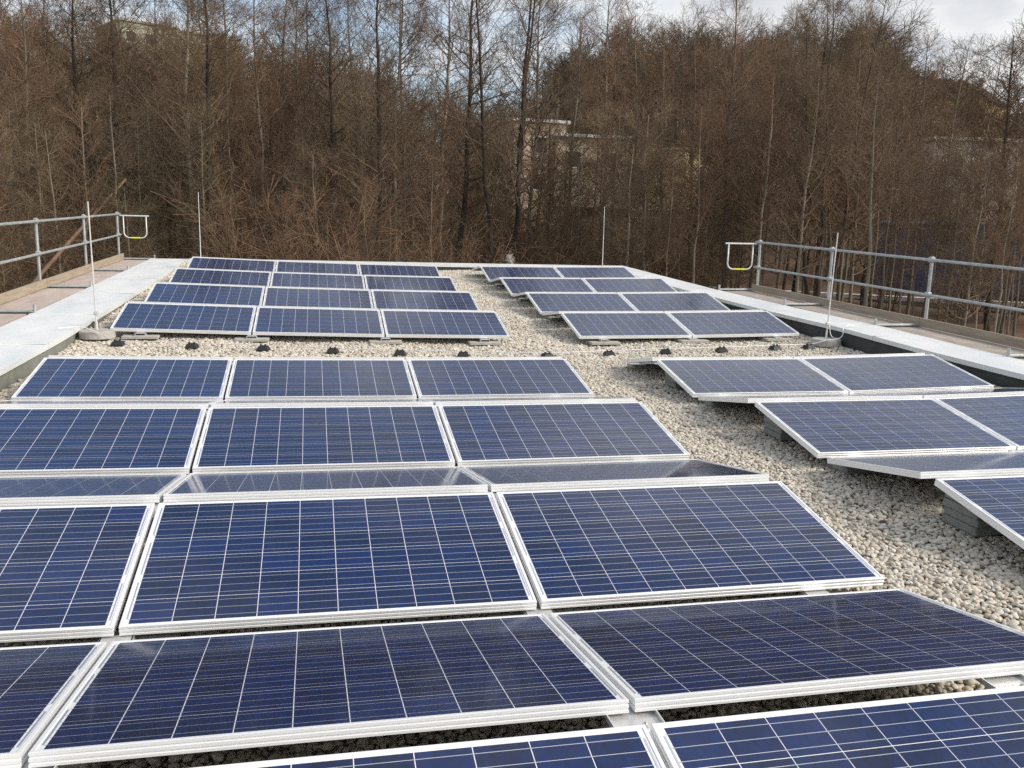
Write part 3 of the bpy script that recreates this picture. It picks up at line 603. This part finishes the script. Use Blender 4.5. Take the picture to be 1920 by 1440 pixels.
# the tall trees that stand against the sky: (pixel column, distance, pixel row of the top, kind)
for px, r, py, key in [(60, 33, -60, 'tall_b'), (150, 36, -40, 'tall_a'), (222, 34, -90, 'tall_a'), (282, 38, -50, 'tall_c'), (355, 33, -120, 'tall_c'), (398, 30, -90, 'tall_a'), (440, 36, -50, 'tall_b'), (490, 32, -70, 'tall_b'), (560, 37, -30, 'tall_c'),
                       (20, 38, -30, 'tall_c'), (105, 42, -20, 'tall_b'), (185, 44, -10, 'tall_c'), (320, 43, -20, 'tall_a'), (420, 46, -10, 'tall_c'), (520, 44, -20, 'tall_a'), (600, 42, -20, 'tall_b'), (680, 41, -20, 'tall_c'), (735, 36, -40, 'tall_c'), (648, 34, -60, 'tall_a'), (706, 30, -110, 'tall_a'), (760, 40, -30, 'tall_b'), (828, 36, -50, 'tall_b'), (853, 31, -110, 'tall_a'), (946, 30, -100, 'multi'), (985, 38, -20, 'tall_c'), (1062, 44, 30, 'tall_c'), (1132, 37, -30, 'tall_b'), (1196, 40, 20, 'tall_c'),
                       (1246, 42, 60, 'tall_b'), (1306, 36, 30, 'tall_c'), (1362, 33, -20, 'tall_b'), (1430, 38, 30, 'tall_c'), (1498, 36, 5, 'tall_a'), (1545, 32, -15, 'multi'), (1590, 35, 10, 'tall_c'), (1636, 40, 60, 'bushy_a'), (1720, 46, 75, 'tall_b'), (1752, 48, 85, 'tall_c'), (1820, 50, 95, 'tall_c'), (1880, 44, 62, 'bushy_b'), (1905, 42, 80, 'tall_b')]:
    x, y = by_px(px, r); tree(key, x, y, height_to(px, py, r))
# the wood itself
sky_row = lambda px: float(np.interp(px, [0, 200, 420, 640, 720, 800, 860, 1000, 1020, 1330, 1640, 1700, 1920], [15, 45, 75, 85, 130, 165, 172, 172, 95, 55, 60, 175, 195]))
n_bg = 0
for (ra, rb, n, lo, hi) in ((26.5, 34, 72, 110, 330), (34, 44, 76, 50, 200), (44, 58, 70, 25, 120), (58, 80, 66, 12, 70)):
    for k in range(n):
        px = -140 + 2200 * (k + rng.random()) / n; r = rng.uniform(ra, rb); x, y = by_px(px, r)
        if not free(x, y): r += 8; x, y = by_px(px, r)
        if (945 < px < 1330 and 42 < r < 78) or (1190 < px < 1320 and 36 < r < 62) or (1580 < px < 1990 and 40 < r < 60): continue
        top = sky_row(px) + rng.uniform(lo, hi); h = min(max(height_to(px, top, r), 4.5), 16)
        keys = ['pole_a', 'pole_b', 'pole_a', 'tall_c'] if px > 1400 and r < 46 else ['young_a', 'young_b', 'young_a', 'young_b', 'bushy_b', 'bushy_c', 'bushy_a', 'pole_b'] if h < 10 else ['bushy_a', 'bushy_b', 'bushy_c', 'tall_b', 'tall_c', 'young_a', 'young_b', 'pole_a', 'pole_b']
        if px > 1400 and r < 46: h = max(h, 9.0 if px < 1680 else 6.5)
        tree(keys[int(rng.integers(len(keys)))], x, y, h); n_bg += 1
print('wood trees', n_bg)

# undergrowth: thicket of shoots, one mass
def thicket():
    parts = []; protos = []
    for s in range(4):
        rg = np.random.default_rng(40 + s); n = 16; a = rg.uniform(0, 6.28, n); ln = rg.uniform(0.05, 0.45, n); h = rg.uniform(1.8, 4.2, n)
        u = np.linspace(0, 1, 6)[None, :, None]; dirs = np.stack([np.cos(a) * ln, np.sin(a) * ln, np.ones(n)], 1)[:, None]
        P = np.stack([np.cos(a) * 0.2, np.sin(a) * 0.2, 0 * a], 1)[:, None] + dirs * u * h[:, None, None] + np.cumsum(rg.normal(0, 0.04, (n, 6, 3)), 1) * u
        R = 0.018 * (1 - 0.75 * u[..., 0]) * np.ones((n, 1)); pr = [tubes(P, R, 3)]
        P2, R2 = grow(rg, P, R, 9, 0.15, 1.0, (25, 60), lambda s_, g: g.uniform(0.4, 1.2, s_.shape), 4, 0.5, 0.1, 0.005, 0.15); pr.append(tubes(P2, R2, 3))
        P3, R3 = grow(rg, P2, R2, 4, 0.2, 1.0, (25, 60), lambda s_, g: g.uniform(0.2, 0.6, s_.shape), 2, 0.7, 0.0, 0.004); pr.append(tubes(P3, R3, 3))
        protos.append(join(pr))
    n = 0
    while n < 120:
        px = rng.uniform(-120, 2040); r = 25 + 27 * rng.random() ** 1.3; x, y = by_px(px, r)
        if not free(x, y) or (px > 1330 and r < 49): continue
        v, f = protos[int(rng.integers(4))]; a = rng.uniform(0, 6.28); c, s = math.cos(a), math.sin(a); k = rng.uniform(0.8, 1.4)
        parts.append((np.column_stack([(v[:, 0] * c - v[:, 1] * s) * k + x, (v[:, 0] * s + v[:, 1] * c) * k + y, v[:, 2] * k * rng.uniform(0.7, 1.15) + float(terrain(x, y)) - 0.05]), f)); n += 1
    V, F = join(parts); o = obj('undergrowth', mesh_np('undergrowth', V, [F], M['twig_red'])); tag(o, 'tangled brown undergrowth between the trunks of the wood', 'undergrowth', None, 'stuff')
thicket()
# far wood on the hills: reads as one mass
def far_wood():
    protos = []
    for s in range(6):
        rg = np.random.default_rng(60 + s); H = 11.0; P, R = stem(rg, H, 0.14, 6); pr = [tubes(P, R, 4)]
        P1, R1 = grow(rg, P, R, 30, 0.12, 0.98, (30, 60), lambda s_, g: H * 0.34 * np.clip(1.1 - s_, 0.08, 1) ** 0.6 * g.uniform(0.6, 1.1, s_.shape), 4, 0.4, 0.3, 0.02); pr.append(tubes(P1, R1, 3))
        P2, R2 = grow(rg, P1, R1, 7, 0.15, 1.0, (25, 55), lambda s_, g: g.uniform(0.5, 1.5, s_.shape), 2, 0.6, 0.0, 0.017); pr.append(tubes(P2, R2, 3))
        P3, R3 = grow(rg, P2, R2, 3, 0.2, 1.0, (25, 55), lambda s_, g: g.uniform(0.4, 0.9, s_.shape), 2, 0.7, 0.0, 0.013); pr.append(tubes(P3, R3, 3))
        protos.append(join(pr))
    parts = []
    for k in range(260):
        px = -160 + 2240 * (k * 0.618034 % 1.0); r = rng.uniform(76, 124); x, y = by_px(px, r); v, f = protos[int(rng.integers(6))]; a = rng.uniform(0, 6.28); c, s = math.cos(a), math.sin(a); q = rng.uniform(0.75, 1.05)
        if k >= 190: px = 1020 + 640 * ((k * 0.618034) % 1.0); r = rng.uniform(84, 118); x, y = by_px(px, r)
        parts.append((np.column_stack([(v[:, 0] * c - v[:, 1] * s) * q * 1.15 + x, (v[:, 0] * s + v[:, 1] * c) * q * 1.15 + y, v[:, 2] * q + float(terrain(x, y)) - 0.1]), f))
    V, F = join(parts); o = obj('far_wood', mesh_np('far_wood', V, [F], M['twig'])); tag(o, 'far bare wood covering the hillsides', 'wood', None, 'stuff')
far_wood()

# ------------------------------------------------------------------ conifers
def spruce(px, r, top, label):
    x, y = by_px(px, r); h = height_to(px, top, r); z = float(terrain(x, y)); rg = np.random.default_rng(int(px))
    t = thing('spruce_tree', label, 'tree', (x, y, z - 0.05), 'dark spruces on the hills')
    P, R = stem(rg, h, 0.13, 6, 0.005); v, f = tubes(P, R, 6); obj('trunk', mesh_np('trunk', v, [f], M['bark_dark'], True), t)
    P1, R1 = grow(rg, P, R, 110, 0.10, 0.99, (75, 100), lambda s, g: h * 0.24 * (1.05 - s) * g.uniform(0.7, 1.1, s.shape) + 0.15, 4, 0.2, 0.12, 0.02, 0.15)
    P2, R2 = grow(rg, P1, R1, 14, 0.08, 1.0, (35, 70), lambda s, g: g.uniform(0.3, 0.75, s.shape), 2, 0.8, -0.1, 0.05)
    a, b_ = join([tubes(P1, R1, 3), tubes(P2, R2, 3)]); obj('crown', mesh_np('crown', a, [b_], M['needle']), t)
M['needle'] = mat('dark_needles', (0.030, 0.046, 0.028), 0.9, var=0.4, scale=0.8)
spruce(425, 104, 62, 'dark spruce beside the flat apartment block')
spruce(1660, 108, 138, 'dark spruce at the edge of the rounded wooded hill')
spruce(1688, 110, 142, 'dark spruce beside the ochre gabled house')
spruce(885, 70, 235, 'dark spruce beside the flat-roofed brick house')

# ------------------------------------------------------------------ buildings in and beyond the wood
M['ochre'] = mat('ochre_render', (0.62, 0.46, 0.20), 0.9, var=0.12, scale=1.0); M['yellow_render'] = mat('yellow_render', (0.82, 0.70, 0.36), 0.9, var=0.12, scale=1.0)
M['brick'] = mat('buff_brick', (0.54, 0.44, 0.33), 0.9, var=0.2, scale=3.0); M['pale'] = mat('pale_render', (0.66, 0.62, 0.52), 0.9, var=0.1, scale=1.0); M['olive'] = mat('olive_render', (0.42, 0.42, 0.33), 0.9, var=0.12, scale=1.0)
M['tile_brown'] = mat('brown_tiles', (0.13, 0.085, 0.06), 0.85, var=0.3, scale=4.0); M['white'] = mat('white_paint', (0.78, 0.78, 0.76), 0.7); M['pane'] = mat('window_glass', (0.03, 0.035, 0.04), 0.08, spec=0.6)
M['blue'] = mat('dark_blue_sheet', (0.035, 0.085, 0.20), 0.5, var=0.4, scale=1.5); M['lightblue'] = mat('light_blue_edge', (0.45, 0.60, 0.80), 0.5)
def house(name, label, cat, px, r, top_py, w, d, h, wall, roof, kind_, turn=0.0, win=(3, 2), fascia='white'):
    p = at_dist(px, top_py, r); az = math.atan2(p[0] - CAM[0], p[1] - CAM[1]); base = min(p[2] - h, float(terrain(p[0], p[1])) + 0.2)
    t = thing(name, label, cat, (p[0], p[1], base), rz=-az + turn); H = p[2] - base
    rise = 0.0 if kind_ == 'flat' else w * 0.36; hw = H - rise
    b = MB().box((0, 0, hw / 2), (w, d, hw))
    if rise: b.add([(-w / 2, -d / 2, hw), (w / 2, -d / 2, hw), (0, -d / 2, H), (-w / 2, d / 2, hw), (w / 2, d / 2, hw), (0, d / 2, H)], [(0, 1, 2), (5, 4, 3)])
    b.build('wall', M[wall], t)
    if rise:
        e = 0.35; sl = rise / (w / 2); rb = MB()
        for s in (-1, 1):
            q = [(0, H + 0.02), (s * (w / 2 + e), hw - sl * e + 0.02), (s * (w / 2 + e), hw - sl * e + 0.2), (0, H + 0.2)]
            rb.add([(x, -d / 2 - e, z) for x, z in q] + [(x, d / 2 + e, z) for x, z in q], [(0, 1, 2, 3), (7, 6, 5, 4), (0, 4, 5, 1), (1, 5, 6, 2), (2, 6, 7, 3)])
        rf = rb.build('roof', M[roof], t); MB().box((w * 0.18, 0, H + 0.1), (0.5, 0.5, 1.2)).build('chimney', M['brick'], rf)
    else:
        MB().box((0, 0, hw + 0.12), (w + 0.4, d + 0.4, 0.22)).build('roof_fascia', M[fascia], t)
    for i in range(win[0]):
        for j in range(win[1]):
            x = (i + 0.5) / win[0] * w - w / 2; z = hw - 1.7 - j * 2.8
            if z < 0.8: continue
            f = MB().box((x, -d / 2 - 0.03, z), (1.25, 0.05, 1.35)).build('window', M['white'], t); MB().box((x, -d / 2 - 0.07, z), (1.05, 0.02, 1.15)).build('pane', M['pane'], f)
    return t
house('flat_roofed_house', 'brick house with white roof edge showing through the trunks', 'house', 990, 74, 236, 4.4, 6, 5, 'brick', None, 'flat', 0.35, (1, 2))
house('flat_roofed_house', 'long low brick annex with white roof edge beside the taller brick house', 'house', 1090, 75, 264, 6.0, 6, 3.5, 'brick', None, 'flat', 0.3, (2, 1))
house('yellow_house', 'sunlit yellow house glimpsed between trunks next to the brick annex', 'house', 1256, 76, 288, 5.0, 6, 4.6, 'yellow_render', None, 'flat', 1.0, (1, 1), 'yellow_render')
house('pale_house', 'pale house half hidden behind twigs near the yellow house', 'house', 1410, 78, 262, 5, 7, 5, 'ochre', 'tile_brown', 'gable', 0.5, (2, 1))
house('pale_house', 'cream house behind the wood beside the blue shed', 'house', 1790, 70, 272, 6, 6, 5, 'pale', None, 'flat', 0.5, (2, 1), 'pale')
house('gabled_house', 'ochre gabled house with brown roof on the hill beside the spruces', 'house', 1735, 118, 147, 6.5, 9, 7, 'ochre', 'tile_brown', 'gable', -0.7, (2, 1))
house('gabled_house', 'smaller ochre gabled house on the hill behind a bare crown', 'house', 1822, 122, 160, 6, 8, 6.5, 'ochre', 'tile_brown', 'gable', -0.3, (2, 1))
house('apartment_block', 'olive grey apartment block with flat roof on the hill above the wood', 'apartment block', 255, 128, 56, 7, 9, 9, 'olive', None, 'flat', 0.35, (3, 3), 'olive')
house('apartment_block', 'longer pale green apartment block stepping down the hill among the trees', 'apartment block', 335, 132, 72, 13, 9, 8, 'olive', None, 'flat', 0.35, (5, 3), 'olive')
house('pale_house', 'pale house far back behind the wide array trees', 'house', 318, 80, 168, 4.5, 6, 6, 'pale', 'tile_brown', 'gable', 0.6, (2, 2))
# blue shed and white wall seen low through the trunks
p = at_dist(1885, 422, 58); az = math.atan2(p[0] - CAM[0], p[1] - CAM[1]); zb = float(terrain(p[0], p[1]))
t = thing('shed', 'long dark blue metal shed with light blue roof edge behind the trunks', 'shed', (p[0], p[1], zb), rz=-az + 0.12); Hs = p[2] - zb
for k in range(14): MB().box((-6.5 + k * 1.0, 0, Hs / 2), (0.985, 3.0, Hs)).build('wall_panel', M['blue'], t)
MB().box((0, 0, Hs + 0.06), (14.3, 3.3, 0.16)).build('roof_edge', M['lightblue'], t)
p = at_dist(1700, 564, 52); az = math.atan2(p[0] - CAM[0], p[1] - CAM[1]); zb = float(terrain(p[0], p[1])) - 0.1
t = thing('boundary_wall', 'long low white wall behind the trunks below the blue shed', 'wall', (p[0], p[1], zb), rz=-az + 0.05)
for k in range(10): MB().box((-11.0 + k * 3.0, 0, (p[2] - zb) / 2), (2.97, 0.25, p[2] - zb)).build('wall_panel', M['concrete'], t)
MB().box((2.5, 0, p[2] - zb + 0.11), (30, 0.5, 0.22)).build('coping', M['white'], t)

# leaning dead trunk behind the scaffold
a_, b_ = at_dist(78, 520, 26.5), at_dist(236, 336, 27.5); a_ = a_ - (b_ - a_) * 0.42
t = thing('leaning_trunk', 'pale dead trunk leaning across the wood behind the scaffold', 'dead tree', tuple(a_)); L_ = Vector(b_ - a_)
MB().tube([(0, 0, 0), L_ * 0.3 + Vector((0, 0, 0.1)), L_ * 0.65 + Vector((0, 0, 0.06)), L_], [0.065, 0.055, 0.045, 0.03], 8).build('trunk', mat('dead_wood', (0.26, 0.17, 0.115), 0.9, color2=(0.15, 0.085, 0.06), scale=5), t, smooth=True)
MB().tube([L_ * 0.7, L_ * 0.74 + Vector((0.3, 0.1, 0.5))], [0.02, 0.008], 5).build('broken_branch', M['bark'], t)

# pale seed tuft of a dry climber just behind the end parapet
p = at_dist(956, 488, 23.2); rg = np.random.default_rng(5)
t = thing('dry_plant', 'pale fluffy seed tuft on a dry stem behind the end parapet', 'plant', (p[0], p[1], GROUND))
z = p[2] - GROUND
MB().tube([(0.1, 0, 0), (0.04, 0, z * 0.6), (0, 0, z)], [0.012, 0.009, 0.005], 5).build('stem', M['twig'], t)
q = rg.normal(0, 1, (260, 3)) * np.array([0.045, 0.045, 0.075]) + np.array([0, 0, z]); e = q + rg.normal(0, 0.035, q.shape)
v, f = tubes(np.stack([q, e], 1), np.full((260, 2), 0.004), 3); obj('seed_tuft', mesh_np('seed_tuft', v, [f], mat('seed_fluff', (0.62, 0.58, 0.5), 1.0)), t)
